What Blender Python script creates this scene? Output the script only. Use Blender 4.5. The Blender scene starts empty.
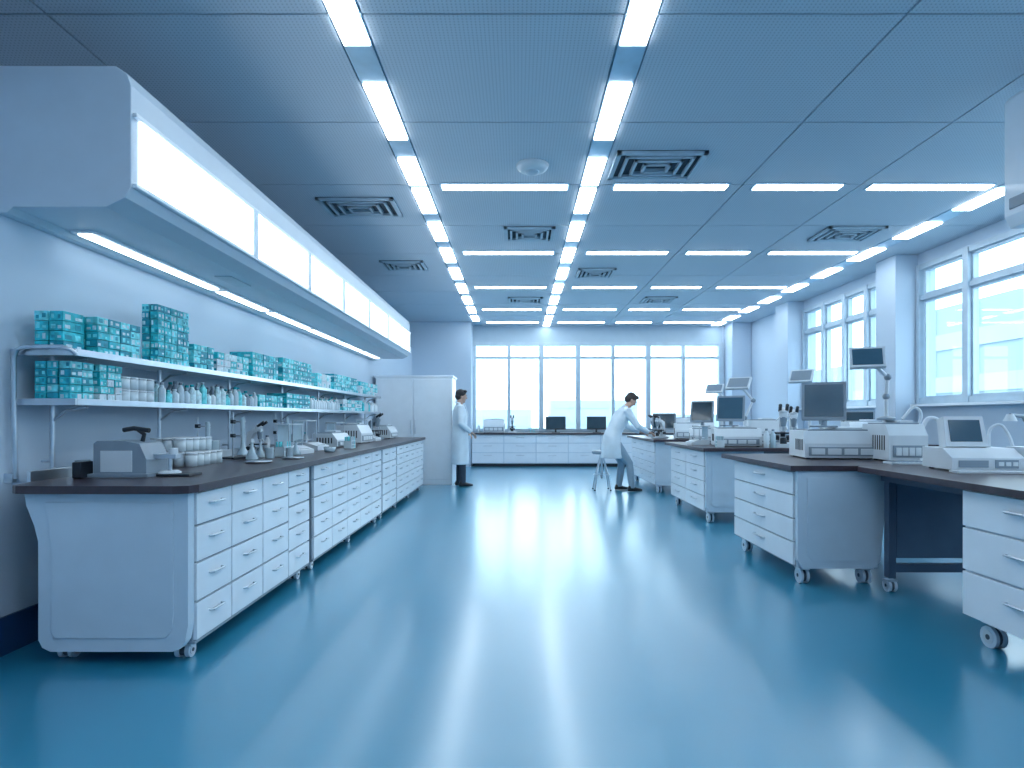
import bpy, math, random
from mathutils import Vector, Matrix
random.seed(7)
scene = bpy.context.scene
scene.view_settings.view_transform = 'Standard'
scene.view_settings.look = 'None'
scene.view_settings.exposure = 0.20
ZOOM=None

# ---------------------------------------------------------------- materials
def mat(name, col, rough=0.5, metal=0.0, emit=0.0, ecol=None, var=0.06, nscale=6.0, bump=0.0, bscale=200, coat=0.0, spec=0.5):
    m = bpy.data.materials.new(name); m.use_nodes = True
    nt = m.node_tree; b = nt.nodes['Principled BSDF']
    b.inputs['Roughness'].default_value = rough
    b.inputs['Metallic'].default_value = metal
    b.inputs['Specular IOR Level'].default_value = spec
    b.inputs['Coat Weight'].default_value = coat
    tc = nt.nodes.new('ShaderNodeTexCoord')
    n = nt.nodes.new('ShaderNodeTexNoise'); n.inputs['Scale'].default_value = nscale; n.inputs['Detail'].default_value = 3
    nt.links.new(tc.outputs['Object'], n.inputs['Vector'])
    r = nt.nodes.new('ShaderNodeValToRGB')
    r.color_ramp.elements[0].position = .3; r.color_ramp.elements[1].position = .7
    r.color_ramp.elements[0].color = tuple(c*(1-var) for c in col)+(1,)
    r.color_ramp.elements[1].color = tuple(min(1, c*(1+var)) for c in col)+(1,)
    nt.links.new(n.outputs['Fac'], r.inputs['Fac'])
    nt.links.new(r.outputs['Color'], b.inputs['Base Color'])
    if emit > 0:
        b.inputs['Emission Color'].default_value = tuple(ecol or col)+(1,)
        b.inputs['Emission Strength'].default_value = emit
    if bump > 0:
        n2 = nt.nodes.new('ShaderNodeTexNoise'); n2.inputs['Scale'].default_value = bscale
        nt.links.new(tc.outputs['Object'], n2.inputs['Vector'])
        bp = nt.nodes.new('ShaderNodeBump'); bp.inputs['Strength'].default_value = bump; bp.inputs['Distance'].default_value = .01
        nt.links.new(n2.outputs['Fac'], bp.inputs['Height']); nt.links.new(bp.outputs['Normal'], b.inputs['Normal'])
    return m

WALL = mat('wall_paint', (.53,.64,.76), .7, var=.02, nscale=.8)
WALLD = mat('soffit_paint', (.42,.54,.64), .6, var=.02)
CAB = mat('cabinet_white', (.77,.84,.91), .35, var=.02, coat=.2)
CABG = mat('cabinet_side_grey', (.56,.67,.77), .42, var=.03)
TOP = mat('countertop_dark', (.050,.036,.048), .3, var=.15, nscale=20)
HOOD = mat('canopy_enamel', (.50,.60,.70), .4, var=.02)
BASE = mat('baseboard_navy', (.010,.05,.14), .4)
METAL = mat('brushed_steel', (.60,.66,.72), .28, metal=1, var=.08)
TRACK = mat('track_steel', (.42,.60,.74), .35, metal=.6, var=.08)
FRAME = mat('window_frame_aluminium', (.46,.57,.66), .4, metal=.2)
DFRAME = mat('desk_frame_slate', (.05,.085,.14), .4)
DPANEL = mat('modesty_panel_blue', (.07,.12,.19), .5)
EM = mat('light_diffuser', (.9,.97,1), .4, emit=11.0, ecol=(.85,.945,1.0))
EMP = mat('light_panel_opal', (.9,.97,1), .4, emit=2.4, ecol=(.84,.94,1.0))
EMS = mat('undercabinet_diffuser', (.9,.97,1), .4, emit=4.0, ecol=(.84,.94,1.0))
DEV = mat('instrument_white', (.66,.73,.79), .35, var=.03)
DEVG = mat('instrument_grey', (.24,.31,.38), .4)
DARK = mat('plastic_black', (.012,.018,.028), .35)
SCREEN = mat('screen_glass', (.02,.05,.075), .12, coat=.5)
SCREENL = mat('screen_light', (.05,.12,.18), .15, coat=.5)
RUB = mat('caster_rubber', (.06,.08,.11), .6)
TEAL = mat('pack_teal', (.02,.50,.58), .45, var=.35, nscale=25)
TEALL = mat('pack_teal_light', (.16,.70,.76), .45, var=.3, nscale=28)
TEALD = mat('pack_teal_dark', (.006,.30,.40), .45, var=.3, nscale=30)
LABEL = mat('pack_label', (.55,.75,.82), .5, var=.25, nscale=40)
PACKW = mat('pack_white', (.60,.70,.76), .5, var=.1)
GLASSY = mat('labware_plastic', (.45,.58,.66), .15, var=.1, coat=.5)
COAT = mat('lab_coat_cotton', (.66,.76,.84), .8, bump=.15, bscale=40)
SKIN = mat('skin', (.50,.32,.25), .5, var=.05)
HAIR = mat('hair_dark', (.012,.011,.014), .5, bump=.5, bscale=120)
HAIR2 = mat('hair_brown', (.04,.03,.03), .5, bump=.5, bscale=120)
TRD = mat('trousers_charcoal', (.03,.05,.08), .8)
TRL = mat('trousers_blue_grey', (.28,.38,.47), .8)
SHOE = mat('shoe_black', (.01,.012,.016), .35)
EYE = mat('eye_dark', (.01,.01,.012), .2)
LIP = mat('lips', (.32,.13,.11), .5)
VENT = mat('vent_enamel', (.44,.55,.64), .45)
HOLE = mat('vent_void', (.04,.055,.075), .8)
OUTB = mat('outside_concrete', (.50,.58,.64), .8, var=.05, nscale=.3)
OUTR = mat('outside_cladding', (.34,.41,.46), .7, var=.05, nscale=.3)
OUTW = mat('outside_band', (.44,.50,.55), .7, var=.05, nscale=.3)
OUTG = mat('outside_ground', (.35,.42,.45), .9, var=.2, nscale=.2)

# floor
FLOOR = bpy.data.materials.new('epoxy_floor'); FLOOR.use_nodes = True
nt = FLOOR.node_tree; b = nt.nodes['Principled BSDF']; tc = nt.nodes.new('ShaderNodeTexCoord')
n = nt.nodes.new('ShaderNodeTexNoise'); n.inputs['Scale'].default_value = .6; n.inputs['Detail'].default_value = 1
nt.links.new(tc.outputs['Object'], n.inputs['Vector'])
r = nt.nodes.new('ShaderNodeValToRGB')
r.color_ramp.elements[0].position=.25; r.color_ramp.elements[0].color=(.020,.240,.395,1)
r.color_ramp.elements[1].position=.8; r.color_ramp.elements[1].color=(.026,.275,.440,1)
nt.links.new(n.outputs['Fac'], r.inputs['Fac']); nt.links.new(r.outputs['Color'], b.inputs['Base Color'])
b.inputs['Roughness'].default_value=.30
n3 = nt.nodes.new('ShaderNodeTexNoise'); n3.inputs['Scale'].default_value=1.2; n3.inputs['Detail'].default_value=0
nt.links.new(tc.outputs['Object'], n3.inputs['Vector'])
bp = nt.nodes.new('ShaderNodeBump'); bp.inputs['Strength'].default_value=.25; bp.inputs['Distance'].default_value=.012
nt.links.new(n3.outputs['Fac'], bp.inputs['Height']); nt.links.new(bp.outputs['Normal'], b.inputs['Normal'])
b.inputs['Specular IOR Level'].default_value=.8
b.inputs['Coat Weight'].default_value=.9; b.inputs['Coat Roughness'].default_value=.20; b.inputs['Coat IOR'].default_value=1.65
nt.links.new(bp.outputs['Normal'], b.inputs['Coat Normal'])

# ceiling tile, perforated
CEIL = bpy.data.materials.new('perforated_ceiling_tile'); CEIL.use_nodes=True
nt = CEIL.node_tree; b = nt.nodes['Principled BSDF']; tc = nt.nodes.new('ShaderNodeTexCoord')
v = nt.nodes.new('ShaderNodeTexVoronoi'); v.inputs['Scale'].default_value=38; v.inputs['Randomness'].default_value=0
nt.links.new(tc.outputs['Object'], v.inputs['Vector'])
r = nt.nodes.new('ShaderNodeValToRGB')
r.color_ramp.elements[0].position=.22; r.color_ramp.elements[0].color=(.29,.35,.41,1)
r.color_ramp.elements[1].position=.34; r.color_ramp.elements[1].color=(.56,.63,.71,1)
nt.links.new(v.outputs['Distance'], r.inputs['Fac']); nt.links.new(r.outputs['Color'], b.inputs['Base Color'])
b.inputs['Roughness'].default_value=.55

GLASS = bpy.data.materials.new('window_glass'); GLASS.use_nodes=True
nt = GLASS.node_tree; nt.nodes.remove(nt.nodes['Principled BSDF'])
tr = nt.nodes.new('ShaderNodeBsdfTransparent'); tr.inputs['Color'].default_value=(.90,.97,1,1)
gl = nt.nodes.new('ShaderNodeBsdfGlossy'); gl.inputs['Roughness'].default_value=.02
mx = nt.nodes.new('ShaderNodeMixShader'); mx.inputs['Fac'].default_value=.06
nt.links.new(tr.outputs[0], mx.inputs[1]); nt.links.new(gl.outputs[0], mx.inputs[2]); nt.links.new(mx.outputs[0], nt.nodes['Material Output'].inputs['Surface'])

# ---------------------------------------------------------------- mesh builder
class MB:
    def __init__(s): s.v=[]; s.f=[]; s.mi=[]; s.sm=[]; s.mats=[]; s.T=Matrix.Identity(4)
    def add(s, vs, fs, m, smooth=False):
        if m not in s.mats: s.mats.append(m)
        i=s.mats.index(m); o=len(s.v)
        s.v += [s.T@Vector(p) for p in vs]
        for f in fs: s.f.append([o+k for k in f]); s.mi.append(i); s.sm.append(smooth)
    def box(s,x0,x1,y0,y1,z0,z1,m):
        vs=[(x,y,z) for z in (z0,z1) for y in (y0,y1) for x in (x0,x1)]
        s.add(vs,[(0,2,3,1),(4,5,7,6),(0,1,5,4),(2,6,7,3),(0,4,6,2),(1,3,7,5)],m)
    def prism(s,poly,axis,a,b,m):
        def P(p,t):
            if axis=='y': return (p[0],t,p[1])
            if axis=='x': return (t,p[0],p[1])
            return (p[0],p[1],t)
        k=len(poly); vs=[P(p,a) for p in poly]+[P(p,b) for p in poly]
        fs=[tuple(range(k)),tuple(range(2*k-1,k-1,-1))]+[(i,i+k,(i+1)%k+k,(i+1)%k) for i in range(k)]
        s.add(vs,fs,m)
    def tube(s,pts,r,m,n=10,sx=1.0,sref=None):
        pts=[Vector(p) for p in pts]; k=len(pts)
        rr=r if isinstance(r,(list,tuple)) else [r]*k
        vs=[];fs=[]; prev=None
        for i,p in enumerate(pts):
            d=(pts[min(i+1,k-1)]-pts[max(i-1,0)]).normalized()
            if prev is None:
                a=Vector(sref) if sref else (Vector((1,0,0)) if abs(d.x)<.8 else Vector((0,1,0)))
                u=(a-d*a.dot(d)).normalized()
            else:
                u=(prev-d*prev.dot(d)).normalized()
            prev=u; w=d.cross(u)
            for j in range(n):
                t=2*math.pi*j/n; vs.append(p+u*math.cos(t)*rr[i]*sx+w*math.sin(t)*rr[i])
        for i in range(k-1):
            for j in range(n):
                fs.append((i*n+j,i*n+(j+1)%n,(i+1)*n+(j+1)%n,(i+1)*n+j))
        s.add(vs,fs,m,True)
        s.add(vs[:n],[tuple(range(n-1,-1,-1))],m); s.add(vs[-n:],[tuple(range(n))],m)
    def curve(s,pts,r,m,n=10,sub=6):
        P=[Vector(p) for p in pts]; P=[P[0]*2-P[1]]+P+[P[-1]*2-P[-2]]; out=[]
        for i in range(1,len(P)-2):
            for k in range(sub):
                t=k/sub; a,b_,c,d=P[i-1],P[i],P[i+1],P[i+2]
                out.append(.5*((2*b_)+(c-a)*t+(2*a-5*b_+4*c-d)*t*t+(3*b_-a-3*c+d)*t**3))
        out.append(P[-2]); s.tube(out,r,m,n)
    def loft(s,rings,m,n=24):   # rings: (center,u,v)
        vs=[];fs=[]
        for c,u,w in rings:
            c=Vector(c);u=Vector(u);w=Vector(w)
            for j in range(n):
                t=2*math.pi*j/n; vs.append(c+u*math.cos(t)+w*math.sin(t))
        for i in range(len(rings)-1):
            for j in range(n): fs.append((i*n+j,i*n+(j+1)%n,(i+1)*n+(j+1)%n,(i+1)*n+j))
        k=len(rings)
        fs.append(tuple(range(n-1,-1,-1))); fs.append(tuple(range((k-1)*n,k*n)))
        s.add(vs,fs,m,True)
    def lathe(s,c,prof,m,n=20):
        c=Vector(c); s.loft([(c+Vector((0,0,z)),(r,0,0),(0,r,0)) for r,z in prof],m,n)
    def ell(s,c,rx,ry,rz,m,n=18):
        c=Vector(c); R=[]
        for i in range(n//2+1):
            t=-math.pi/2+math.pi*i/(n//2); k=max(.02,math.cos(t)); R.append((c+Vector((0,0,rz*math.sin(t))),(rx*k,0,0),(0,ry*k,0)))
        s.loft(R,m,n)
    def finish(s,name,bevel=.004,seg=2,parent=None,voxel=None,origin=None):
        me=bpy.data.meshes.new(name)
        if origin is None:
            xs=[p.x for p in s.v];ys=[p.y for p in s.v];zs=[p.z for p in s.v]
            origin=Vector(((min(xs)+max(xs))/2,(min(ys)+max(ys))/2,min(zs)))
        if parent: origin=Vector((0,0,0))
        origin=Vector(origin)
        me.from_pydata([p-origin for p in s.v],[],s.f)
        for m in s.mats: me.materials.append(m)
        for i,p in enumerate(me.polygons): p.material_index=s.mi[i]; p.use_smooth=s.sm[i]
        me.validate(); me.update()
        o=bpy.data.objects.new(name,me); scene.collection.objects.link(o); o.location=origin
        if parent: o.parent=parent
        if voxel:
            q=o.modifiers.new('fuse','REMESH'); q.mode='VOXEL'; q.voxel_size=voxel; q.use_smooth_shade=True
            q=o.modifiers.new('relax','SMOOTH'); q.factor=.5; q.iterations=4
        elif bevel:
            q=o.modifiers.new('bevel','BEVEL'); q.width=bevel; q.segments=seg; q.limit_method='ANGLE'; q.angle_limit=math.radians(50)
            q.harden_normals=False
        return o
def RZ(x,y,z,yaw=0): return Matrix.Translation((x,y,z))@Matrix.Rotation(math.radians(yaw),4,'Z')

H=3.69; WL=-2.70; WR=6.0; YN=-2.2; YF=16.0; HT=3.02
# ---------------------------------------------------------------- shell
m=MB(); m.box(-3.8,6.3,YN-.2,YF+.3,-.12,0,FLOOR); m.finish('floor',0,origin=(0,0,0))
m=MB(); m.box(WL-.9,WL,YN,15.3,0,HT,WALL); m.box(-3.8,-3.6,YN,15.3,HT,H+.1,WALL); m.finish('wall_left',0)
m=MB(); m.box(-3.8,6.3,YN-.2,YN,0,H+.1,WALL); m.finish('wall_near',0)
m=MB()
m.box(-3.6,-1.2,15.3,16.3,0,H+.1,WALL)
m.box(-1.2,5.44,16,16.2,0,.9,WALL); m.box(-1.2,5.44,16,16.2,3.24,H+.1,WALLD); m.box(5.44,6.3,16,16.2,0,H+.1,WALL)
m.finish('wall_far',0)
m=MB()
segs=[(.3,8.98),(9.5,12.58)]; zs0,zs1=1.47,3.50
m.box(WR,WR+.25,YN,YF+.2,0,zs0,WALL); m.box(WR,WR+.25,YN,YF+.2,zs1,H+.1,WALL)
m.box(WR,WR+.25,YN,.3,zs0,zs1,WALL); m.box(WR,WR+.25,8.98,9.5,zs0,zs1,WALL); m.box(WR,WR+.25,12.58,YF+.2,zs0,zs1,WALL)
m.finish('wall_right',0)
for (a,b_) in ((9.0,9.5),(12.6,13.2)):
    m=MB(); m.box(5.66,WR+.01,a,b_,0,H,WALL); m.finish('pillar',.01)
m=MB(); m.box(5.50,5.99,15.4,15.99,0,H,WALL); m.finish('pillar',.01)
# windows right
def win_right(name,y0,y1,mull,ztr):
    m=MB(); x0,x1=WR-.03,WR+.10
    m.box(x0,x1,y0,y1,zs0-.02,zs0+.06,FRAME); m.box(x0,x1,y0,y1,zs1-.06,zs1+.02,FRAME)
    for y in [y0+.03]+mull+[y1-.03]:
        w=.05 if y in mull else .03
        m.box(x0-.012,x1+.01,y-w,y+w,zs0-.015,zs1+.012,FRAME)
    m.box(x0+.01,x1,y0,y1,ztr-.035,ztr+.035,FRAME)
    m.box(x0-.10,x0+.05,y0,y1,zs0-.06,zs0-.025,CAB)
    ys=[y0+.06]+mull+[y1-.06]
    for a,b_ in zip(ys[:-1],ys[1:]):
        for (za,zb) in ((zs0+.06,ztr-.035),(ztr+.035,zs1-.06)):
            a2,b2=a+.05,b_-.05
            for q in ((a2,a2+.03,za,zb),(b2-.03,b2,za,zb),(a2+.03,b2-.03,za,za+.03),(a2+.03,b2-.03,zb-.03,zb)):
                m.box(x0+.04,x1-.02,q[0],q[1],q[2],q[3],FRAME)
    m.box(x1-.05,x1-.04,y0,y1,zs0,zs1,GLASS)
    m.finish(name,0)
win_right('window_1',.3,8.98,[1.9,3.45,5.0,6.5,8.0],3.02)
win_right('window_2',9.5,12.58,[10.3,11.0,11.75],3.02)
# far window
m=MB(); X0,X1=-1.2,5.44
m.box(X0,X1,15.96,16.1,.88,.96,FRAME); m.box(X0,X1,15.96,16.1,3.17,3.26,FRAME)
m.box(X0,X1,15.97,16.1,2.82,2.88,FRAME)
mx_=[-1.16,-.24,.62,1.6,2.53,3.47,4.4,5.40]
for i,x in enumerate(mx_):
    w=.06 if i in (2,3,5,7) else .04
    m.box(x-w,x+w,15.94,16.1,.9,3.24,FRAME)
m.box(X0,X1,16.04,16.05,.9,3.24,GLASS)
m.finish('window_3',0)
m=MB(); m.box(WL,WL+.02,YN,15.3,0,.2,BASE); m.finish('baseboard_left',.003)
m=MB(); m.box(WR-.02,WR,YN,8.99,0,.15,BASE); m.box(WR-.02,WR,9.51,12.59,0,.15,BASE); m.finish('baseboard_right',.003)

# ceiling tiles
LX=[-1.05,.75]; TW=.10
m=MB(); m.box(-3.8,6.3,YN-.2,YF+.3,H+.02,H+.14,WALLD)
cols=[(-3.6,-2.86),(-2.86,LX[0]-TW),(LX[0]+TW,LX[1]-TW),(LX[1]+TW,2.36),(2.36,3.6),(3.6,5.08),(5.32,6.0)]
ys=[-2.2]+[3.64+1.33*k for k in range(-4,10)]+[16.0]
ys=sorted(set([y for y in ys if -2.2<=y<=16.0]))
for a,b_ in cols:
    for c,d in zip(ys[:-1],ys[1:]):
        if d-c<.05: continue
        m.box(a+.008,b_-.008,c+.008,d-.008,H,H+.03,CEIL)
m.finish('ceiling',0,origin=(0,0,0))
# longitudinal light tracks
segA=[(-1.3,-.45),(.1,.95),(1.4,2.2),(2.85,3.92),(4.39,5.25),(5.65,6.28),(6.40,7.14),(7.5,8.26),(8.65,9.4),(9.8,10.55),(10.95,11.7),(12.1,12.85),(13.2,13.95),(14.3,15.05),(15.3,15.9)]  # lit segments over and behind the camera are unseen, added for fill
for X,segs_ in ((LX[0],segA),(LX[1],segA),(5.2,[(a,b_-.1) for a,b_ in segA])):
    m=MB(); w=TW if X<5 else .12
    m.box(X-w+.006,X+w-.006,YN,15.98 if X>0 else 15.28,H-.005,H+.03,TRACK)
    for a,b_ in segs_:
        if X<0 and b_>15.1: continue
        m.box(X-w+.015,X+w-.015,a,b_,H-.018,H-.004,EM)
    for y in [k*1.33+3.64 for k in range(-4,9)]:
        m.box(X-w,X+w,y-.01,y+.01,H-.012,H,VENT)
    m.finish('ceiling_light_track',0)
for y in (-1.0,1.2,6.34,8.86,11.2,13.5,15.3):  # nearest rows lie out of view, added to brighten the near end
    m=MB()
    for a,b_ in ((-.80,.52),(1.02,2.2),(2.5,3.4),(3.72,4.98)):
        m.box(a-.02,b_+.02,y-.09,y+.09,H-.012,H+.01,TRACK); m.box(a,b_,y-.065,y+.065,H-.02,H-.008,EM)
    m.finish('ceiling_light_strip',0)
# vents
def vent(xc,yc,w,l):
    m=MB(); 
    m.box(xc-w/2,xc+w/2,yc-l/2,yc+l/2,H-.008,H+.005,HOLE)
    for i in range(4):
        a=w/2*(1-.23*i); c=l/2*(1-.23*i); t=.045 if i==0 else .028; z=H-.03-.006*i
        m.box(xc-a,xc+a,yc-c,yc-c+t,z,H-.005,VENT); m.box(xc-a,xc+a,yc+c-t,yc+c,z,H-.005,VENT)
        m.box(xc-a,xc-a+t,yc-c,yc+c,z,H-.005,VENT); m.box(xc+a-t,xc+a,yc-c,yc+c,z,H-.005,VENT)
    m.finish('air_vent',.002)
for q in ((1.33,5.8,.84,.62),(-1.82,6.95,.86,.60),(.15,7.95,.66,.56),(4.35,7.95,.75,.6),(-1.82,9.6,.68,.55),(1.30,10.1,.62,.6),(2.9,12.4,.65,.6),(.15,12.4,.7,.5)): vent(*q)
m=MB(); m.lathe((.14,5.82,H-.06),[(.10,0),(.13,.015),(.15,.035),(.16,.062)],DEV,32); m.lathe((.14,5.82,H-.085),[(.03,0),(.06,.01),(.07,.03)],VENT,24); m.finish('smoke_detector',0)

# ---------------------------------------------------------------- overhead canopy
m=MB(); y0,y1=3.1,11.1
prof=[(WL+.002,2.33),(-2.13,2.33),(-2.03,2.38),(-2.0,2.43),(-2.0,2.96),(-2.02,3.02),(-2.08,3.06),(WL+.002,3.06)]
m.prism(prof,'y',y0,y1,HOOD)
ed=[3.14,4.53,5.70,6.82,8.0,9.15,10.15,11.05]
for a,b_ in zip(ed[:-1],ed[1:]):
    m.box(-2.01,-1.985,a+.02,b_-.02,2.46,2.80,EMP)
m.box(-2.0,-1.975,y0+.01,y1-.01,2.80,2.825,CAB); m.box(-2.0,-1.975,y0+.01,y1-.01,2.435,2.458,CAB)
for a in ed[1:-1]: m.box(-1.99,-1.972,a-.035,a+.035,2.45,2.81,CABG)
for a,b_ in ((3.5,5.0),(5.1,6.0),(6.12,7.2),(7.3,8.4),(8.5,9.6),(9.7,10.8)):
    m.box(-2.60,-2.46,a-.02,b_+.02,2.315,2.335,CAB); m.box(-2.57,-2.49,a,b_,2.305,2.32,EMS)
m.prism([(WL+.002,2.30),(WL+.06,2.30),(WL+.10,2.34),(WL+.002,2.34)],'y',y0,y1,HOOD)
m.box(-2.33,-2.2,4.6,4.95,2.322,2.332,VENT)
m.finish('overhead_light_canopy',.012,3)

# ---------------------------------------------------------------- casters / drawers
def caster(m,x,y,h,r,w=.05):
    m.tube([(x,y,h+.005),(x,y,h-.02)],.02,METAL,10)
    m.box(x-w*.75,x+w*.75,y-r*.7,y+r*.7,h-.025,h-.012,METAL)
    for s in (-1,1):
        m.tube([(x+s*w*.25,y,r),(x+s*w*.62,y,r)],r,CABG,20)
        m.tube([(x+s*w*.6,y,r),(x+s*w*.68,y,r)],r*.62,METAL,16)
        m.tube([(x+s*w*.66,y,r),(x+s*w*.72,y,r)],r*.25,RUB,12)
    m.tube([(x-w*.3,y,r),(x+w*.3,y,r)],r*.8,RUB,16)
def drawer(m,xf,dr,y0,y1,z0,z1,hw=.14,mt=CAB):
    g=.006; a,b_=(xf,xf+dr*.02)
    m.box(min(a,b_),max(a,b_),y0+g,y1-g,z0+g,z1-g,mt)
    yc=(y0+y1)/2; zc=z0+(z1-z0)*.62; x=xf+dr*.045
    m.tube([(xf+dr*.015,yc-hw/2,zc),(x,yc-hw/2+.008,zc),(x,yc+hw/2-.008,zc),(xf+dr*.015,yc+hw/2,zc)],.006,METAL,8)
    m.box(min(x,xf+dr*.02),max(x,xf+dr*.02),yc-hw*.42,yc+hw*.42,zc-.008,zc-.004,METAL)

# left bench
m=MB()
XF=-1.66
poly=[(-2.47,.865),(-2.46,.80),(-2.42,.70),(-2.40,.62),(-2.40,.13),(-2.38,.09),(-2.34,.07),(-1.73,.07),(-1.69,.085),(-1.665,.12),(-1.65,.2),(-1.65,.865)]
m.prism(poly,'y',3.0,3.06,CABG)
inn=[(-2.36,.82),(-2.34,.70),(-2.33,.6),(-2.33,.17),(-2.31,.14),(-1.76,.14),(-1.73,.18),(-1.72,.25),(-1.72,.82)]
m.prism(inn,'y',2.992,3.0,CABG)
groups=[([3.06,3.44,3.86,4.29],4),([4.29,4.72],5),([4.82,5.3,5.78,6.26,6.74,7.20],5),([7.27,7.68,8.08],4),([8.14,8.6,9.06,9.52,9.98,10.4],5)]
for ysl,rows in groups:
    a,b_=ysl[0],ysl[-1]
    m.box(-2.4,XF,a,b_,.10,.865,DEVG)
    m.box(-2.38,XF+.012,a,b_,.085,.10,DEVG)
    for c,d in zip(ysl[:-1],ysl[1:]):
        if rows==4: zz=[.10,.30,.50,.69,.86]
        else: zz=[.10,.28,.44,.60,.74,.86]
        for e,f in zip(zz[:-1],zz[1:]): drawer(m,XF,1,c,d,e,f,.13)
for y in (3.12,4.62,4.92,6.0,7.1,7.4,8.3,9.3,10.3):
    for x in (-1.73,-2.33): caster(m,x,y,.085,.038,.06)
# countertop with rounded near corner
ct=[(-2.56,3.15),(-2.52,2.99),(-2.48,2.96),(-2.42,2.95),(-1.70,2.95),(-1.63,2.97),(-1.61,3.03),(-1.61,10.45),(-2.56,10.45)]
m.prism(ct,'z',.865,.905,TOP)
m.box(-2.58,-2.56,3.15,10.45,.80,.96,METAL)
m.box(-2.69,-2.57,3.3,10.4,.84,.88,METAL)
m.finish('lab_bench',.004,2)
CT=.905

# shelf rack
m=MB()
for z in (1.32,1.585):
    m.box(-2.695,-2.37,3.2,10.3,z-.0,z+.018,CAB)
    m.box(-2.372,-2.35,3.2,10.3,z-.012,z+.024,METAL)
    m.box(-2.695,-2.35,3.185,3.2,z-.012,z+.024,METAL)
for y in (3.35,4.35,5.4,6.6,7.8,9.0,10.2):
    m.tube([(-2.60,y,CT-.003),(-2.60,y,1.62)],.013,METAL,10)
    m.tube([(-2.66,y,1.0),(-2.60,y,1.0)],.008,METAL,8)
    for z in (1.31,1.575):
        m.tube([(-2.60,y,z-.09),(-2.52,y,z-.03),(-2.40,y,z-.008)],.008,METAL,8)
    m.tube([(-2.60,y,CT-.003),(-2.60,y,CT+.02)],.03,METAL,14)
m.tube([(-2.655,3.17,.92),(-2.655,3.16,1.3),(-2.655,3.16,1.56),(-2.64,3.16,1.60),(-2.60,3.16,1.615),(-2.40,3.16,1.615),(-2.36,3.17,1.60),(-2.35,3.19,1.58)],.012,METAL,10)
m.box(-2.70,-2.655,3.15,3.18,.9,.95,METAL)
m.finish('shelf_rack',.002)

def stack(x0,x1,y0,y1,z0,z1,nz,ny,nx=1,pal=None,name='supply_box_stack'):
    m=MB(); pal=pal or [TEAL,TEALL,TEAL,TEALD]
    dz=(z1-z0)/nz; dy=(y1-y0)/ny; dx=(x1-x0)/nx
    for k in range(nz):
        for j in range(ny):
            for i in range(nx):
                p=random.choice(pal); a=x0+i*dx+.002; b_=x0+(i+1)*dx-.002-random.random()*.008
                c=y0+j*dy+.002+random.random()*.004; d=y0+(j+1)*dy-.002; e=z0+k*dz; f=e+dz-.003
                m.box(a,b_,c,d,e,f,p)
                h=f-e; w=d-c
                if i==nx-1:
                    for q in range(2):
                        l2=random.choice([LABEL,LABEL,TEALL,TEALD,PACKW]); t0=q*.5+random.uniform(.06,.14)
                        m.box(b_,b_+.0015,c+w*t0,c+w*(t0+random.uniform(.2,.36)),e+h*random.uniform(.15,.3),e+h*random.uniform(.5,.85),l2)
                if j==0:
                    for q in range(2):
                        t0=q*.5+random.uniform(.06,.14); W_=b_-a
                        m.box(a+W_*t0,a+W_*(t0+random.uniform(.2,.36)),c-.0015,c,e+h*random.uniform(.15,.3),e+h*random.uniform(.5,.85),random.choice([LABEL,TEALL,TEALD]))
    m.finish(name,.003,1)
S1=1.604; S0=1.339; W=[PACKW,LABEL,TEALL]
stack(-2.60,-2.44,3.22,3.38,S1,1.82,4,1,2)
stack(-2.62,-2.385,3.41,3.80,S1,1.82,5,4,3)
stack(-2.50,-2.385,3.98,4.36,S1,2.00,8,5,2)
stack(-2.60,-2.385,4.42,4.72,S1,1.79,4,3)
stack(-2.60,-2.385,4.77,5.32,S1,1.77,3,5,1,[TEAL,PACKW,TEALL,LABEL])
stack(-2.60,-2.385,5.40,5.98,S1,1.84,4,5)
stack(-2.60,-2.385,6.10,6.95,S1,1.86,5,6)
stack(-2.60,-2.385,7.15,7.65,S1,1.78,2,3,1,W)
stack(-2.60,-2.385,7.80,8.9,S1,1.82,4,7)
stack(-2.60,-2.385,9.1,10.2,S1,1.80,3,7,1,[TEAL,PACKW,TEALL])
stack(-2.60,-2.40,3.22,3.40,S0,1.55,5,2,3)
stack(-2.60,-2.385,3.43,3.62,S0,1.55,5,3,1,[TEALL,TEAL,PACKW])
stack(-2.60,-2.385,5.55,6.1,S0,1.46,2,4,1)
stack(-2.60,-2.385,6.2,6.9,S0,1.50,3,4,1)
stack(-2.60,-2.385,8.2,9.2,S0,1.50,3,5,1,[TEAL,TEALL,PACKW])

def bottle(m,x,y,z,r,h,mt,cap=PACKW):
    m.lathe((x,y,z),[(r*.95,0),(r,.01),(r,h*.68),(r*.5,h*.82),(r*.42,h*.9)],mt,12)
    m.lathe((x,y,z+h*.89),[(r*.5,0),(r*.5,h*.11)],cap,12)
def jar(m,x,y,z,r,h,mt=PACKW,cap=DEV):
    m.lathe((x,y,z),[(r,0),(r,h*.85)],mt,14); m.lathe((x,y,z+h*.85),[(r*1.06,0),(r*1.06,h*.15)],cap,14)
m=MB()
for i in range(4):
    for x in (-2.42,-2.50,-2.58): 
        for k in range(2): jar(m,x,3.68+i*.082,S0+k*.078,.034,.075)
m.finish('jar_group',0)
m=MB()
y=4.06
while y<5.5:
    for x in (-2.41,-2.49,-2.57):
        bottle(m,x,y,S0,random.uniform(.022,.030),random.uniform(.09,.18),random.choice([GLASSY,PACKW,GLASSY,LABEL,TEALL,DEVG]),random.choice([PACKW,TEAL,DEVG]))
    y+=.075
m.finish('bottle_group',0)
m=MB(); y=6.98
while y<8.1:
    for x in (-2.41,-2.49): bottle(m,x,y,S0,.03,random.uniform(.12,.18),random.choice([GLASSY,PACKW]),random.choice([PACKW,TEAL]))
    y+=.08
m.finish('bottle_group',0)
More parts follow.
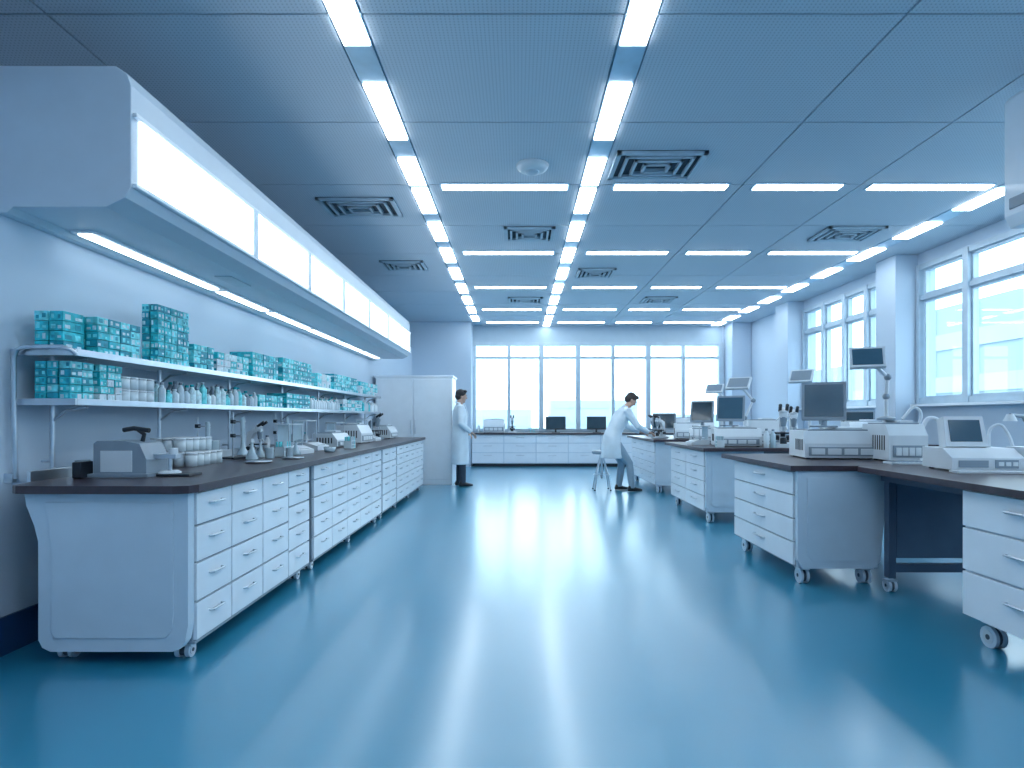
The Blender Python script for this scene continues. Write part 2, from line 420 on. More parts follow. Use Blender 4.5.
m=MB(); y=9.3
while y<10.2:
    for x in (-2.41,-2.49): bottle(m,x,y,S0,.03,random.uniform(.12,.18),random.choice([GLASSY,PACKW,TEAL]))
    y+=.085
m.finish('bottle_group',0)

# ---------------------------------------------------------------- left bench instruments
def press(x,y,z,yaw):
    m=MB(); m.T=RZ(x,y,z,yaw)
    m.prism([(-.16,0),(.14,0),(.14,.10),(.10,.19),(.02,.205),(-.14,.205),(-.16,.19)],'y',-.11,.11,DEVG)
    m.box(-.12,.06,-.112,-.108,.03,.15,DEV)
    m.box(-.18,.16,-.13,.13,0,.02,DEVG)
    m.tube([(.05,0,.20),(.06,0,.24),(.02,0,.27)],.012,DARK,10); m.tube([(-.06,0,.265),(.0,0,.275),(.09,0,.262)],.014,DARK,10)
    m.lathe((.21,0,0),[(.06,0),(.06,.02),(.045,.03)],DEV); m.box(.12,.26,-.03,.03,.10,.125,METAL); m.tube([(.21,0,.03),(.21,0,.11)],.012,METAL)
    m.tube([(.23,0,.11),(.23,0,.16)],.025,DEV,14)
    m.box(.17,.36,-.07,.07,0,.014,DARK)
    m.finish('bench_press_instrument',.01,3)
press(-2.24,3.50,CT,0)
m=MB(); m.box(-2.47,-2.42,3.32,3.42,CT,CT+.09,DARK); m.box(-2.465,-2.425,3.33,3.41,CT+.09,CT+.1,DEVG); m.finish('power_adapter_box',.006)
m=MB()
for x in (-2.50,-2.42,-2.34,-2.26):
    for j in range(5):
        for k in range(2 if x<-2.3 else 1): jar(m,x,4.15+j*.088,CT+k*.10,.037,.095,PACKW)
m.finish('jar_group',0)
def microscope(x,y,z,yaw,s=1.0,mt=DEV):
    m=MB(); m.T=RZ(x,y,z,yaw)@Matrix.Scale(s,4)
    m.prism([(-.10,-.09),(.10,-.09),(.09,.13),(-.09,.13)],'z',0,.035,mt)
    m.prism([(.05,.03),(.12,.03),(.13,.16),(.115,.28),(.05,.32),(-.06,.32),(-.06,.28),(.03,.27),(.065,.2)],'x',-.03,.03,mt)
    m.box(-.08,.08,-.08,.06,.13,.145,DARK); m.box(-.02,.02,.05,.08,.10,.15,DARK)
    m.tube([(0,-.03,.29),(0,-.03,.20)],[.035,.022],DEVG,14); m.tube([(0,-.03,.20),(0,-.03,.16)],[.014,.010],METAL,12)
    m.tube([(.02,-.045,.20),(.03,-.06,.17)],[.012,.009],METAL,10)
    m.tube([(0,0,.31),(0,-.03,.36)],.04,mt,14)
    for sx in (-.03,.03): m.tube([(sx,-.02,.35),(sx,-.10,.40)],.016,DARK,12)
    for sx in (-1,1): m.tube([(sx*.03,.09,.09),(sx*.06,.09,.09)],.025,DARK,14)
    m.lathe((0,-.03,.035),[(.03,0),(.03,.05),(.022,.06)],DARK,14)
    m.finish('microscope',.004)
def balance(x,y,z,yaw,s=1):
    m=MB(); m.T=RZ(x,y,z,yaw)@Matrix.Scale(s,4)
    m.prism([(-.17,0),(.14,0),(.14,.08),(-.05,.08),(-.17,.045)],'x',-.12,.12,DEV)
    m.box(-.07,.07,-.15,-.06,.0,.055,DEVG)
    m.lathe((0,.03,.08),[(.02,0),(.02,.02),(.075,.024),(.075,.032)],METAL,24)
    for a in (-.10,.10):
        for c in (-.03,.12): m.tube([(a,c,.08),(a,c,.30)],.006,METAL,8)
    m.box(-.11,.11,-.04,.13,.30,.312,DEV); m.box(-.1,.1,.115,.12,.08,.3,GLASSY)
    m.finish('analytical_balance',.004)
def analyzer(x,y,z,yaw,w,d,h,name='bench_analyzer',split=.55):
    m=MB(); m.T=RZ(x,y,z,yaw)
    for a in (-w/2+.04,w/2-.04):
        for c in (-d/2+.04,d/2-.04): m.tube([(a,c,0),(a,c,.014)],.018,RUB,10)
    m.prism([(-d/2,.012),(d/2,.012),(d/2,h),(-d/2+.06,h),(-d/2,h*split)],'x',-w/2,w/2,DEV)
    m.box(-w/2+.03,w/2-.03,-d/2-.01,-d/2+.01,h*.12,h*.44,DEVG)
    for k in range(4): m.box(-w/2+.05+k*(w-.1)/4,-w/2+.05+(k+.82)*(w-.1)/4,-d/2-.016,-d/2,h*.17,h*.38,DEV)
    for k in range(6): m.box(w/2-.002,w/2+.003,-d/2+.06+k*.035,-d/2+.075+k*.035,h*.3,h*.7,DARK); m.box(-w/2-.003,-w/2+.002,-d/2+.06+k*.035,-d/2+.075+k*.035,h*.3,h*.7,DARK)
    m.box(-w*.42,w*.42,-d/2+.08,d/2-.04,h,h+.012,DEVG); m.box(-w*.05,w*.3,-d/2+.1,d/2-.06,h+.012,h+.03,DEV)
    m.finish(name,.008,3)
def rack(x,y,z,yaw,nx=6,ny=3):
    m=MB(); m.T=RZ(x,y,z,yaw); w=nx*.028; d=ny*.028
    for zz in (0,.04,.08): m.box(-w/2,w/2,-d/2,d/2,zz,zz+.006,PACKW)
    for a in (-w/2,w/2-.006): m.box(a,a+.006,-d/2,d/2,0,.086,PACKW)
    for i in range(nx):
        for j in range(ny): m.tube([(-w/2+.014+i*.028,-d/2+.014+j*.028,.007),(-w/2+.014+i*.028,-d/2+.014+j*.028,.13)],.009,random.choice([GLASSY,GLASSY,TEALL]),8)
    m.finish('test_tube_rack',.001,1)
def stand(x,y,z,yaw,h=.45):
    m=MB(); m.T=RZ(x,y,z,yaw)
    m.box(-.07,.07,-.05,.10,0,.015,DARK); m.tube([(0,.06,.01),(0,.06,h)],.007,METAL,8)
    for zz in (h*.5,h*.8):
        m.box(-.015,.015,.045,.075,zz-.015,zz+.015,DARK); m.tube([(0,.06,zz),(0,-.06,zz)],.005,METAL,8)
        m.tube([(-.025,-.07,zz),(0,-.055,zz),(.025,-.07,zz)],.005,METAL,8)
    m.tube([(0,-.07,h*.22),(0,-.07,h*.9)],.016,GLASSY,12); m.lathe((0,-.07,h*.10),[(.05,0),(.045,.01),(.018,.06),(.018,.08)],GLASSY,16)
    m.finish('retort_stand',.002)
def flasks(name,items):
    m=MB()
    for (x,y,r,h,k) in items:
        if k: m.lathe((x,y,CT),[(r*.9,0),(r,.012),(r*.25,h*.7),(r*.25,h*.95),(r*.32,h)],GLASSY,18)
        else: m.lathe((x,y,CT),[(r*.94,0),(r,.01),(r,h*.96),(r*1.06,h)],GLASSY,18)
    m.finish(name,0)
stand(-2.30,4.92,CT,60,.38); balance(-2.12,5.66,CT,70,.9); microscope(-2.30,5.30,CT,80,.75)
flasks('glassware_group',[(-2.12,4.78,.05,.14,1),(-2.05,4.95,.035,.09,0),(-2.18,5.08,.045,.12,1),(-1.95,5.12,.03,.08,0),(-2.0,5.4,.045,.13,1),(-2.36,4.66,.04,.16,0)])
stand(-2.42,4.60,CT,60,.34); rack(-2.05,5.24,CT,90); stand(-2.38,6.02,CT,80,.38); balance(-2.2,6.30,CT,80,1.0)
analyzer(-2.15,6.95,CT,80,.36,.3,.16); rack(-1.85,6.6,CT,90); balance(-2.25,7.5,CT,75,.9)
analyzer(-2.2,8.1,CT,85,.45,.34,.24); balance(-2.2,8.75,CT,85); microscope(-2.2,9.3,CT,75,1.0,DEVG); analyzer(-2.2,9.95,CT,85,.4,.3,.2)
m=MB()
for i in range(13): bottle(m,-2.50,5.62+i*.36,CT,.03,random.uniform(.14,.22),random.choice([GLASSY,PACKW,DEV]),random.choice([PACKW,TEAL,DEVG]))
m.finish('reagent_bottle_group',0)
m=MB(); m.lathe((-1.95,4.5,CT),[(.03,0),(.09,.006),(.10,.012)],METAL,24); m.lathe((-1.85,4.93,CT),[(.03,0),(.08,.006),(.09,.012)],METAL,24); m.lathe((-1.85,5.9,CT),[(.05,0),(.06,.05),(.058,.05)],GLASSY,24);m.finish('metal_dish_group',0)

# ---------------------------------------------------------------- tall cabinet at the end of left wall
m=MB(); m.box(-2.64,-1.22,11.12,11.8,.0,2.02,CAB); m.box(-2.66,-1.20,11.10,11.82,1.99,2.03,CAB)
m.box(-2.62,-1.95,11.10,11.12,.10,1.96,CAB); m.box(-1.93,-1.24,11.10,11.12,.10,1.96,CAB); m.box(-2.6,-1.26,11.13,11.7,0,.06,DEVG)
m.tube([(-1.98,11.095,.95),(-1.98,11.08,.97),(-1.98,11.08,1.18),(-1.98,11.095,1.2)],.008,METAL); m.tube([(-1.90,11.095,.95),(-1.90,11.08,.97),(-1.90,11.08,1.18),(-1.90,11.095,1.2)],.008,METAL)
m.finish('tall_storage_cabinet',.006)

# ---------------------------------------------------------------- far counter
m=MB(); m.box(-1.18,5.4,15.28,15.93,.08,.82,CABG); m.box(-1.16,5.38,15.33,15.9,0,.08,DARK); m.box(-1.2,5.42,15.22,15.95,.82,.86,TOP)
xx=-1.18
while xx<5.3:
    w=.82
    for a,b_ in ((.09,.36),(.36,.60),(.60,.81)):
        m.box(xx+.01,xx+w-.01,15.262,15.285,a+.008,b_-.008,CAB)
        m.tube([(xx+w/2-.1,15.262,b_-.07),(xx+w/2-.1,15.235,b_-.07),(xx+w/2+.1,15.235,b_-.07),(xx+w/2+.1,15.262,b_-.07)],.007,METAL,8)
    xx+=.82
m.finish('window_counter',.004)
def monitor(x,y,z,yaw,w,h,tilt=8,base=.12,scr=SCREEN,mt=DARK,name='computer_monitor',th=.035):
    m=MB(); m.T=RZ(x,y,z,yaw)
    m.prism([(-.11,-.08),(.11,-.08),(.09,.09),(-.09,.09)],'z',0,.014,mt)
    m.tube([(0,.03,.01),(0,.04,base+h*.4)],[.026,.02],mt,12)
    m.T=RZ(x,y,z,yaw)@Matrix.Translation((0,0,base))@Matrix.Rotation(math.radians(-tilt),4,'X')
    m.box(-w/2,w/2,-th/2,th/2,0,h,mt); m.box(-w*.3,w*.3,th/2,th/2+.03,h*.2,h*.8,mt)
    m.box(-w/2+.022,w/2-.022,-th/2-.003,-th/2,.03,h-.022,scr)
    m.finish(name,.006)
monitor(.98,15.6,.86,0,.52,.34,3,.08); monitor(2.04,15.6,.86,0,.50,.34,3,.08)
analyzer(-.62,15.6,.86,0,.55,.42,.34); microscope(-.15,15.6,.86,0,1.1); rack(.4,15.6,.86,0,10,3)
m=MB(); 
for i in range(5): bottle(m,-1.02+.0*i,15.4+.09*i,.86,.03,.2,PACKW)
m.finish('reagent_bottle_group',0)

# ---------------------------------------------------------------- right benches
def bench(xf,xw,y0,y1,tx1,ty0,ty1,rows=4,cols=2,second=True):
    m=MB(); bz=.13; zt=.85
    m.box(xf+.0,xf+xw,y0+.03,y1,bz,zt,CABG)
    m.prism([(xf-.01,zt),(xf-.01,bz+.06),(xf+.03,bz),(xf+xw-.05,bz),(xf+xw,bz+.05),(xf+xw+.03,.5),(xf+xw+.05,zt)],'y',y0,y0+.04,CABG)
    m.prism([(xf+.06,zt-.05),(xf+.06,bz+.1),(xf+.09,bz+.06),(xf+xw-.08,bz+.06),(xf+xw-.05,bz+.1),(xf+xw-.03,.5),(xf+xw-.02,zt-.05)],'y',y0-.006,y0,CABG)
    m.box(xf-.002,xf,y0+.04,y1,bz,zt,DEVG)
    cw=(y1-y0-.06)/cols
    for c in range(cols):
        for k in range(rows):
            h=(zt-.02-bz)/rows
            drawer(m,xf,-1,y0+.05+c*cw,y0+.05+(c+1)*cw,bz+.01+k*h,bz+.01+(k+1)*h,.2)
    for y in (y0+.1,y1-.1):
        for x in (xf+.07,xf+xw-.07): caster(m,x,y,bz,.058,.05)
    m.box(xf-.07,tx1,ty0,ty1,zt,zt+.04,TOP)
    for x in (tx1-.08,):
        for y in (ty0+.1,ty1-.1):
            m.box(x-.03,x+.03,y-.03,y+.03,.09,zt,DFRAME); caster(m,x,y,.095,.04,.04)
    m.box(tx1-.1,tx1-.07,ty0+.1,ty1-.1,.3,zt-.02,DPANEL)
    return m
BT=.89
m=bench(2.07,.60,4.42,5.70,3.55,4.40,5.9,4,1); m.finish('mobile_lab_bench',.005)
m=bench(2.22,.62,7.05,8.65,3.6,6.95,8.8,4,2); m.finish('mobile_lab_bench',.005)
m=bench(2.27,.62,9.85,11.9,3.6,9.75,12.1,4,3); m.finish('mobile_lab_bench',.005)
# near desk
m=MB()
m.prism([(2.41,2.35),(3.6,2.35),(3.6,4.39),(2.50,4.39),(2.45,4.33)],'z',.85,.89,TOP)
for x in (2.66,3.42): 
    m.box(x-.025,x+.025,4.26,4.32,.10,.85,DFRAME); caster(m,x,4.29,.10,.045,.045)
m.box(2.66,3.42,4.27,4.31,.14,.20,DFRAME); m.box(2.7,3.4,4.28,4.30,.24,.85,DPANEL); m.box(2.66,3.42,4.26,4.32,.79,.85,DFRAME)
m.box(2.60,2.635,3.4,4.3,.79,.85,DFRAME)
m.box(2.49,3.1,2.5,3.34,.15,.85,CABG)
for k in range(3):
    zz=[.15,.40,.64,.845]; drawer(m,2.49,-1,2.5,3.34,zz[k],zz[k+1],.22)
for y in (2.6,3.24):
    for x in (2.57,3.02): caster(m,x,y,.15,.058,.05)
m.box(3.5,3.54,2.45,3.5,.1,.85,DFRAME); m.box(3.4,3.58,2.45,3.5,.0,.1,DFRAME)
m.finish('lab_desk',.005)

# desk instruments
analyzer(2.78,5.28,BT,-8,.62,.44,.24); 
monitor(2.68,5.26,BT+.27,-28,.35,.34,10,.06,SCREENL,DEVG)
analyzer(3.12,4.98,BT,-4,.30,.42,.30,'centrifuge_unit',.7)
def arm_panel(x,y,z,pts,pw,ph,yaw,tilt,name='articulated_lamp',r=.014,mt=DEV,scr=DEVG):
    m=MB(); m.T=Matrix.Translation((x,y,z))
    m.lathe((0,0,0),[(.07,0),(.07,.02),(.03,.035)],DEVG,20)
    m.tube([(0,0,.02)]+pts,r,mt,10)
    for p in pts[:-1]: m.ell(p,r*1.8,r*1.8,r*1.8,DEVG,12)
    e=Vector(pts[-1])
    m.T=Matrix.Translation(Vector((x,y,z))+e)@Matrix.Rotation(math.radians(yaw),4,'Z')@Matrix.Rotation(math.radians(tilt),4,'X')
    m.box(-pw/2,pw/2,-.018,.018,-ph/2,ph/2,mt); m.box(-pw/2+.02,pw/2-.02,-.022,-.018,-ph/2+.02,ph/2-.02,scr)
    m.tube([(0,.018,0),(0,.05,0)],.02,DEVG,10)
    m.finish(name,.004)
arm_panel(3.08,5.02,BT+.33,[(0,0,.2),(.0,-.02,.36),(-.17,-.02,.52)],.26,.20,-25,-30,'articulated_monitor_arm',.016,DEV,SCREENL)
m=MB()
m.curve([(3.27,4.9,BT+.20),(3.33,4.88,BT+.34),(3.41,4.86,BT+.32),(3.43,4.85,BT+.16),(3.38,4.84,BT+.04),(3.27,4.74,BT+.016),(3.14,4.70,BT+.016)],.016,DEV,12)
m.curve([(3.27,5.0,BT+.15),(3.36,5.0,BT+.36),(3.30,5.0,BT+.44),(3.20,5.0,BT+.34)],.012,DEV,10); m.finish('ventilation_hose',0)
m=MB(); m.box(2.82,3.10,4.52,4.64,BT,BT+.016,DEV)
for i in range(8):
    for j in range(3): m.box(2.832+i*.033,2.858+i*.033,4.53+j*.034,4.557+j*.034,BT+.016,BT+.022,DEVG)
m.finish('keyboard',.002,1)
m=MB(); m.ell((3.32,4.6,BT+.014),.03,.05,.016,DEV); m.finish('computer_mouse',0)
def terminal(x,y,z,yaw,w,s=1):
    m=MB(); m.T=RZ(x,y,z,yaw)
    d=.34
    for a in (-w/2+.04,w/2-.04):
        for c in (-d/2+.04,d/2-.04): m.tube([(a,c,0),(a,c,.014)],.018,RUB,10)
    m.prism([(-d/2,.012),(d/2,.012),(d/2,.15),(-d/2+.10,.15),(-d/2,.09)],'x',-w/2,w/2,DEV)
    m.box(-w/2+.04,-w/2+.22,-d/2-.006,-d/2+.01,.03,.075,DEVG); m.box(-w/2+.26,w/2-.04,-d/2-.006,-d/2+.01,.025,.08,DEVG)
    for k in range(4): m.box(-w/2+.28+k*.042,-w/2+.31+k*.042,-d/2-.01,-d/2-.004,.04,.065,DEV)
    m.box(-w/2-.03,w/2+.02,-d/2-.12,-d/2-.02,0,.014,DEV)
    m.T=RZ(x-.03,y+.02,z+.15,yaw)@Matrix.Rotation(math.radians(-14),4,'X')
    m.prism([(-.135,0),(.135,0),(.125,.21),(-.125,.21)],'y',-.03,.05,DEV); m.box(-.10,.10,-.034,-.03,.035,.185,SCREENL)
    m.T=RZ(x,y,z,yaw)
    m.curve([(w/2-.06,.08,.15),(w/2-.04,.10,.27),(w/2+.02,.08,.30),(w/2+.06,.04,.18),(w/2+.05,0,.015)],.010,DEV,10)
    m.finish('instrument_terminal',.006,3)
terminal(3.06,4.05,BT,-6,.44)
m=MB(); m.T=Matrix.Translation((3.36,3.97,BT))
m.box(-.05,.09,-.1,.1,0,.16,DEV); m.box(-.04,.08,-.105,-.1,.03,.13,DEVG)
m.tube([(.03,0,.15),(.035,0,.27),(-.02,0,.36),(-.12,-.02,.37)],.012,DEVG,10); m.tube([(-.12,-.02,.375),(-.12,-.02,.33)],[.02,.04],DEV,14)
for k in range(5): m.tube([(.10+.012*k,-.02*k,.012),(.12+.01*k,-.02*k,.16),(.06+.01*k,-.02*k,.26-.02*k)],.004,DARK,8)
m.finish('pipetting_station',.005)
analyzer(3.2,3.40,BT,-10,.34,.3,.12,'hot_plate')
# bench 2 equipment
analyzer(2.72,7.5,BT,-12,.55,.42,.22); monitor(2.66,7.52,BT+.25,-32,.34,.32,8,.06,SCREENL,DEVG)
analyzer(2.62,8.35,BT,-15,.45,.4,.20); monitor(2.56,8.36,BT+.23,-36,.32,.30,8,.06,SCREEN,DEVG)
microscope(3.16,7.15,BT,-20,1.25); microscope(3.42,7.45,BT,-20,1.2); analyzer(3.25,8.0,BT,-10,.4,.4,.32)
arm_panel(2.98,7.88,BT,[(0,0,.35),(.10,-.02,.58),(-.10,-.05,.80)],.30,.20,-40,-42,'articulated_lamp',.018)
arm_panel(3.46,7.12,BT,[(0,0,.35),(.07,-.02,.66),(-.12,-.05,.84)],.26,.18,-40,-36,'articulated_lamp',.018)
rack(2.42,7.2,BT,80); balance(2.38,7.92,BT,-80,.8)
m=MB()
for (x,y) in ((2.92,7.05),(3.0,7.06),(2.98,7.20),(3.32,7.02),(3.4,7.02)): bottle(m,x,y,BT,.032,random.uniform(.16,.24),random.choice([PACKW,GLASSY]),DEVG)
m.finish('reagent_bottle_group',0)
m=MB()
for k in range(3): m.curve([(3.36+.04*k,7.85,BT+.30),(3.46+.04*k,7.72,BT+.42-.05*k),(3.52+.02*k,7.66,BT+.25),(3.52+.02*k,7.64,BT+.012)],.009,DEV,8)
m.finish('ventilation_hose',0)
# bench 3 equipment
analyzer(2.9,10.15,BT,-12,.5,.42,.26); monitor(2.65,10.9,BT,-25,.42,.3,6,.14,SCREEN,DEVG); microscope(2.45,10.45,BT,-60,1.0)
microscope(2.6,11.5,BT,-60,1.0); analyzer(3.2,11.3,BT,-12,.5,.42,.35); arm_panel(3.4,10.0,BT,[(0,0,.35),(.07,0,.66),(-.12,0,.84)],.28,.18,-35,-42,'articulated_lamp',.018)
analyzer(3.3,10.7,BT,-10,.35,.4,.3,'centrifuge_unit',.7)
m=bench(4.3,.6,7.9,9.4,5.5,7.8,9.6,4,2); m.finish('mobile_lab_bench',.005)
analyzer(4.8,8.3,BT,-12,.5,.42,.3); microscope(4.45,8.8,BT,-30,1.3); monitor(5.1,9.0,BT,-20,.45,.32,6,.14,SCREEN,DEVG); 

# ceiling mounted unit top right
m=MB(); m.prism([(3.50,2.68),(3.54,2.60),(4.3,2.60),(4.3,3.54),(3.53,3.54),(3.50,3.50)],'y',4.0,4.32,CAB)
m.box(3.49,3.505,4.05,4.27,2.72,2.80,DEVG)
for x in (3.7,4.15): m.tube([(x,4.16,3.53),(x,4.16,H+.005)],.015,METAL)
m.finish('suspended_air_conditioner',.02,3)

# stool
m=MB(); m.T=Matrix.Translation((1.44,10.32,0))
m.lathe((0,0,.62),[(.15,0),(.17,.015),(.17,.045),(.15,.06)],DEVG,28); m.tube([(0,0,.2),(0,0,.63)],.02,METAL)
for k in range(4):
    a=math.pi/4+k*math.pi/2; c,s_=math.cos(a),math.sin(a)
    m.tube([(c*.03,s_*.03,.6),(c*.14,s_*.14,.25),(c*.19,s_*.19,.012)],.011,METAL); m.ell((c*.19,s_*.19,.014),.018,.018,.014,RUB,10)
R=[(math.cos(t*math.pi/12)*.135,math.sin(t*math.pi/12)*.135,.27) for t in range(25)]
m.tube(R,.008,METAL,8)
m.finish('lab_stool',0)

# ---------------------------------------------------------------- people
def hand(m,w,d,up,side):
    w=Vector(w); d=Vector(d).normalized(); up=Vector(up); up=(up-d*up.dot(d)).normalized(); r=d.cross(up)*side
    m.loft([(w-d*.03,r*.026,up*.021),(w+d*.01,r*.028,up*.018),(w+d*.05,r*.041,up*.016),(w+d*.085,r*.042,up*.014),(w+d*.095,r*.036,up*.010)],SKIN,14)
    L=[.068,.078,.072,.056]
    for i in range(4):
        o=w+d*.08+r*(.031-.0205*i); l=L[i]
        m.tube([o,o+d*l*.42-up*.006,o+d*l*.74-up*.022,o+d*l*.92-up*.042],[.0095,.009,.008,.006],SKIN,8)
    o=w+d*.022+r*.028
    m.tube([o,o+d*.03+r*.026-up*.008,o+d*.058+r*.034-up*.018],[.012,.0105,.007],SKIN,8)
def person(name,loc,yaw,J,hair,trm,hem,pitch=0,hturn=0):
    root=bpy.data.objects.new(name,None); scene.collection.objects.link(root); root.location=loc; root.rotation_euler=(0,0,math.radians(yaw)); root.empty_display_size=.2
    V=Vector
    hc=V(J['head']); nk=V(J['neck'])
    m=MB(); HM=Matrix.Translation(hc)@Matrix.Rotation(math.radians(hturn),4,'Z')@Matrix.Rotation(math.radians(-pitch),4,'X'); m.T=HM
    m.ell((0,-.012,.028),.074,.094,.088,SKIN); m.ell((0,.018,-.045),.056,.066,.068,SKIN); m.ell((0,.055,-.092),.028,.026,.022,SKIN)
    m.ell((0,.03,-.01),.066,.062,.07,SKIN)
    m.tube([(0,.082,.02),(0,.102,-.022),(0,.092,-.034)],[.008,.015,.009],SKIN,8)
    for s in (-1,1):
        m.ell((s*.074,-.005,-.012),.011,.02,.032,SKIN); m.ell((s*.028,.078,.022),.02,.012,.008,SKIN)
    m.T=Matrix.Identity(4)
    m.tube([nk-V((0,.02,.09)),nk,hc+V((0,-.015,-.05))],[.066,.056,.055],SKIN,14)
    m.finish('head',parent=root,voxel=.006)
    m=MB(); m.T=HM
    for s in (-1,1):
        m.ell((s*.029,.089,.004),.012,.006,.006,DEV,12); m.ell((s*.029,.0935,.004),.006,.004,.005,EYE,10)
        m.tube([(s*.013,.092,.022),(s*.03,.093,.026),(s*.046,.084,.02)],.004,HAIR,8)
    m.tube([(-.022,.080,-.058),(0,.0865,-.056),(.022,.080,-.058)],[.003,.006,.003],LIP,8)
    m.finish('face_features',bevel=0,parent=root)
    m=MB(); m.T=HM
    m.ell((0,-.022,.046),.083,.098,.085,hair); m.ell((0,-.05,-.005),.076,.070,.075,hair)
    m.ell((.02,.045,.098),.055,.045,.028,hair); m.ell((-.02,.04,.095),.055,.045,.03,hair)
    for s in (-1,1): m.ell((s*.072,-.005,.03),.012,.03,.04,hair)
    m.finish('hair',parent=root,voxel=.006)
    m=MB()
    for s,k in ((-1,'L'),(1,'R')):
        w=V(J['wr'+k]); e=V(J['el'+k]); hand(m,w,J.get('hd'+k,(w-e)),J.get('hu',(0,0,1)),-s)
        m.tube([w-(w-e).normalized()*.06,w],[.028,.024],SKIN,12)
    m.finish('hands',parent=root,voxel=.0045)
    m=MB(); hp=V(J['hip'])
    for s,k in ((-1,'L'),(1,'R')):
        kn=V(J['kn'+k]); an=V(J['an'+k]); h=hp+V((s*.08,0,-.02))
        m.tube([h+V((0,0,.06)),h,(h+kn)/2,kn,(kn+an)/2,an+V((0,0,.0)),an-V((0,0,.03))],[.085,.092,.082,.066,.062,.052,.054],trm,16)
    m.ell(hp,.155,.105,.12,trm)
    m.finish('trousers',parent=root,voxel=.012)
    m=MB()
    for k in 'LR':
        an=V(J['an'+k]); an.z=0
        m.loft([(an+V((0,y,z)),(rx,0,0),(0,0,rz)) for y,z,rx,rz in ((-.075,.035,.02,.02),(-.06,.045,.036,.043),(0,.048,.040,.046),(.06,.038,.045,.036),(.12,.03,.047,.028),(.165,.026,.036,.022),(.185,.022,.016,.014))],SHOE,16)
        m.tube([an+V((0,-.02,.05)),an+V((0,-.02,.10))],[.042,.040],SHOE,14)
    m.finish('shoes',parent=root,voxel=.006)
    m=MB(); ch=V(J['chest']); sh=V(J['sh']); wa=V(J['waist'])
    ax=(sh-hp).normalized(); f=V((0,ax.z,-ax.y))
    rings=[(V(hem[0]),(hem[1],0,0),V((0,hem[2],0))),((V(hem[0])+hp)/2,((hem[1]+.22)/2,0,0),V((0,(hem[2]+.16)/2,0))),(hp,(.212,0,0),f*.152),(wa,(.180,0,0),f*.128),(ch,(.198,0,0),f*.132),(sh-ax*.05,(.195,0,0),f*.115),(sh,(.15,0,0),f*.085),(nk-ax*.02,(.078,0,0),f*.07)]
    m.loft(rings,COAT,28)
    for s,k in ((-1,'L'),(1,'R')):
        so=sh+V((s*.16,0,-.03)); e=V(J['el'+k]); w=V(J['wr'+k])
        m.tube([sh+V((s*.05,0,-.04)),so,(so+e)/2,e,(e+w)/2,w-(w-e).normalized()*.01],[.075,.078,.062,.056,.050,.045],COAT,14)
    m.tube([nk+V((-.07,.0,0)),nk+V((-.05,-.055,.012)),nk+V((0,-.075,.018)),nk+V((.05,-.055,.012)),nk+V((.07,.0,0))],.016,COAT,8)
    m.finish('lab_coat',parent=root,voxel=.011)
    m=MB()
    m.tube([nk+f*.075+V((.055,0,-.0)),ch+f*.138+V((.03,0,.02)),wa+f*.132,(hp+f*.153)],[.010,.014,.005,.005],COAT,8)
    m.tube([nk+f*.075+V((-.055,0,-.0)),ch+f*.138+V((-.03,0,.02)),wa+f*.132],[.010,.014,.005],COAT,8)
    for t in (0,.33,.66,1): 
        p=wa*(1-t)+hp*t+f*(.134+.020*t); m.ell(p+V((.012,0,0)),.008,.006,.008,DEVG,10)
    m.box(ch.x-.13,ch.x-.05,(ch+f*.128).y-.008,(ch+f*.128).y+.006,ch.z-.05,ch.z+.04,COAT)
    m.finish('coat_trim',bevel=.002,parent=root)
    return root
J1=dict(head=(0,.03,1.635),neck=(0,0,1.505),sh=(0,-.01,1.44),chest=(0,0,1.28),waist=(0,0,1.08),hip=(0,0,.93),
 elL=(-.27,-.03,1.14),elR=(.27,-.03,1.14),wrL=(-.20,.16,.97),wrR=(.20,.17,.98),hdL=(.35,.7,-.5),hdR=(-.35,.7,-.5),
 knL=(-.09,.02,.49),knR=(.09,.03,.49),anL=(-.10,0,.09),anR=(.10,.04,.09))
person('standing_scientist',(-1.06,10.95,0),-75,J1,HAIR,TRD,((0,0,.40),.20,.16),pitch=8)
J2=dict(head=(0,.11,1.545),neck=(0,.03,1.43),sh=(0,-.01,1.375),chest=(0,-.09,1.22),waist=(0,-.18,1.04),hip=(0,-.23,.89),
 elL=(-.27,.13,1.10),elR=(.27,.13,1.10),wrL=(-.16,.34,1.0),wrR=(.14,.36,1.0),hdL=(.2,.9,-.25),hdR=(-.2,.9,-.25),
 knL=(-.11,-.02,.47),knR=(.11,.04,.47),anL=(-.13,-.06,.09),anR=(.12,.08,.09))
person('bending_scientist',(1.82,10.22,0),-80,J2,HAIR2,TRL,((0,-.24,.56),.21,.19),pitch=40)

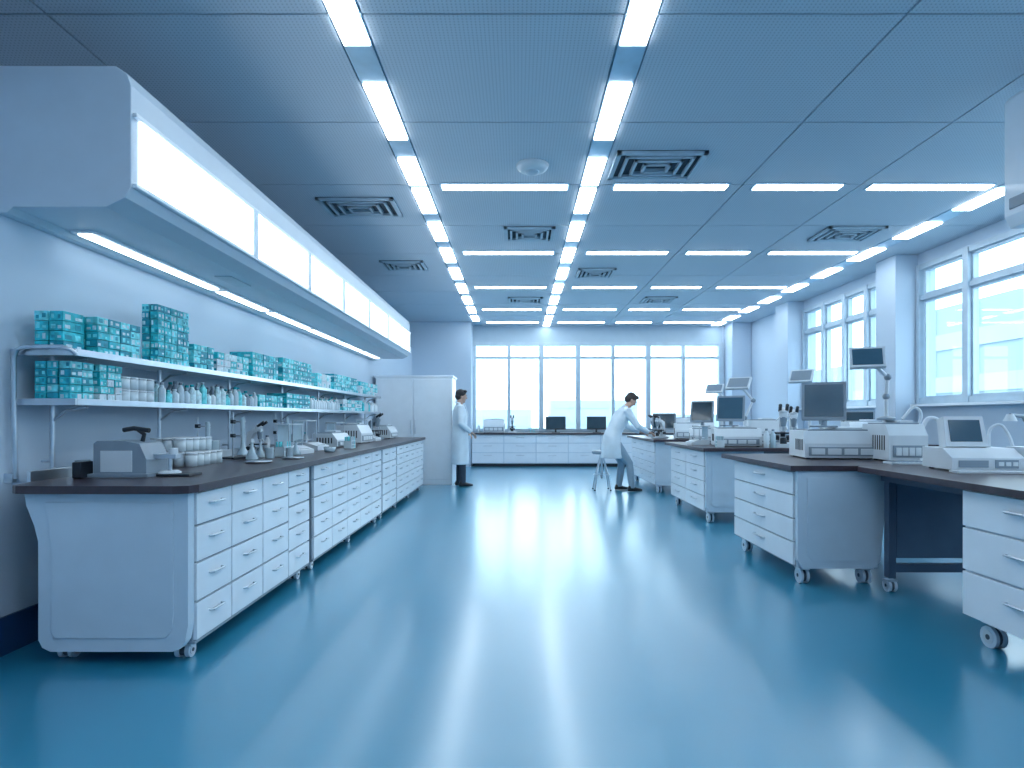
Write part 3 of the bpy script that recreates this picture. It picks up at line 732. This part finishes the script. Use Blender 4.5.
# ---------------------------------------------------------------- outside
m=MB(); m.box(-80,120,-40,160,-9,-8.6,OUTG); m.finish('exterior_ground',0)
def building(x0,x1,y0,y1,h,face):
    m=MB(); m.box(x0,x1,y0,y1,-8.6,h,OUTB if face=='y' else OUTR)
    z=-6
    while z<h-1:
        if face=='y': m.box(x0+.5,x1-.5,y0-.1,y0+.1,z,z+1.5,FRAME)
        else:
            m.box(x0-.15,x0+.1,y0+.5,y1-.5,z,z+1.1,OUTW)
        z+=3
    if face=='x':
        y=y0+2
        while y<y1: m.box(x0-.12,x0+.1,y,y+.5,-8,h,OUTW); y+=4
    m.finish('exterior_building',0)
building(-12,2,90,100,2.5,'y'); building(6,22,110,120,4.5,'y'); building(26,40,95,105,1.8,'y'); building(-30,-16,100,110,4,'y')
building(30,45,5,45,9,'x'); building(36,50,48,80,7.0,'x')

# ---------------------------------------------------------------- world + camera
w=bpy.data.worlds.new('sky'); scene.world=w; w.use_nodes=True
nt=w.node_tree; bg=nt.nodes['Background']
tc=nt.nodes.new('ShaderNodeTexCoord'); sp=nt.nodes.new('ShaderNodeSeparateXYZ'); r=nt.nodes.new('ShaderNodeValToRGB')
nt.links.new(tc.outputs['Generated'],sp.inputs[0]); nt.links.new(sp.outputs['Z'],r.inputs['Fac'])
r.color_ramp.elements[0].position=0; r.color_ramp.elements[0].color=(.80,.92,1,1)
r.color_ramp.elements[1].position=.6; r.color_ramp.elements[1].color=(.66,.85,1,1)
nt.links.new(r.outputs['Color'],bg.inputs['Color']); bg.inputs['Strength'].default_value=4.0
cd=bpy.data.cameras.new('camera'); cam=bpy.data.objects.new('camera',cd); scene.collection.objects.link(cam)
cd.sensor_width=36; cd.lens=600/1024*36; cd.shift_x=-6/1024; cd.shift_y=34/1024
if ZOOM:
    cd.lens=600/ZOOM[2]*36; cd.shift_x=(ZOOM[0]-518)/ZOOM[2]; cd.shift_y=(418-ZOOM[1])/ZOOM[2]
cam.location=(0,0,1.24); cam.rotation_euler=(math.radians(90),0,0); cd.clip_start=.05; cd.clip_end=400
scene.camera=cam
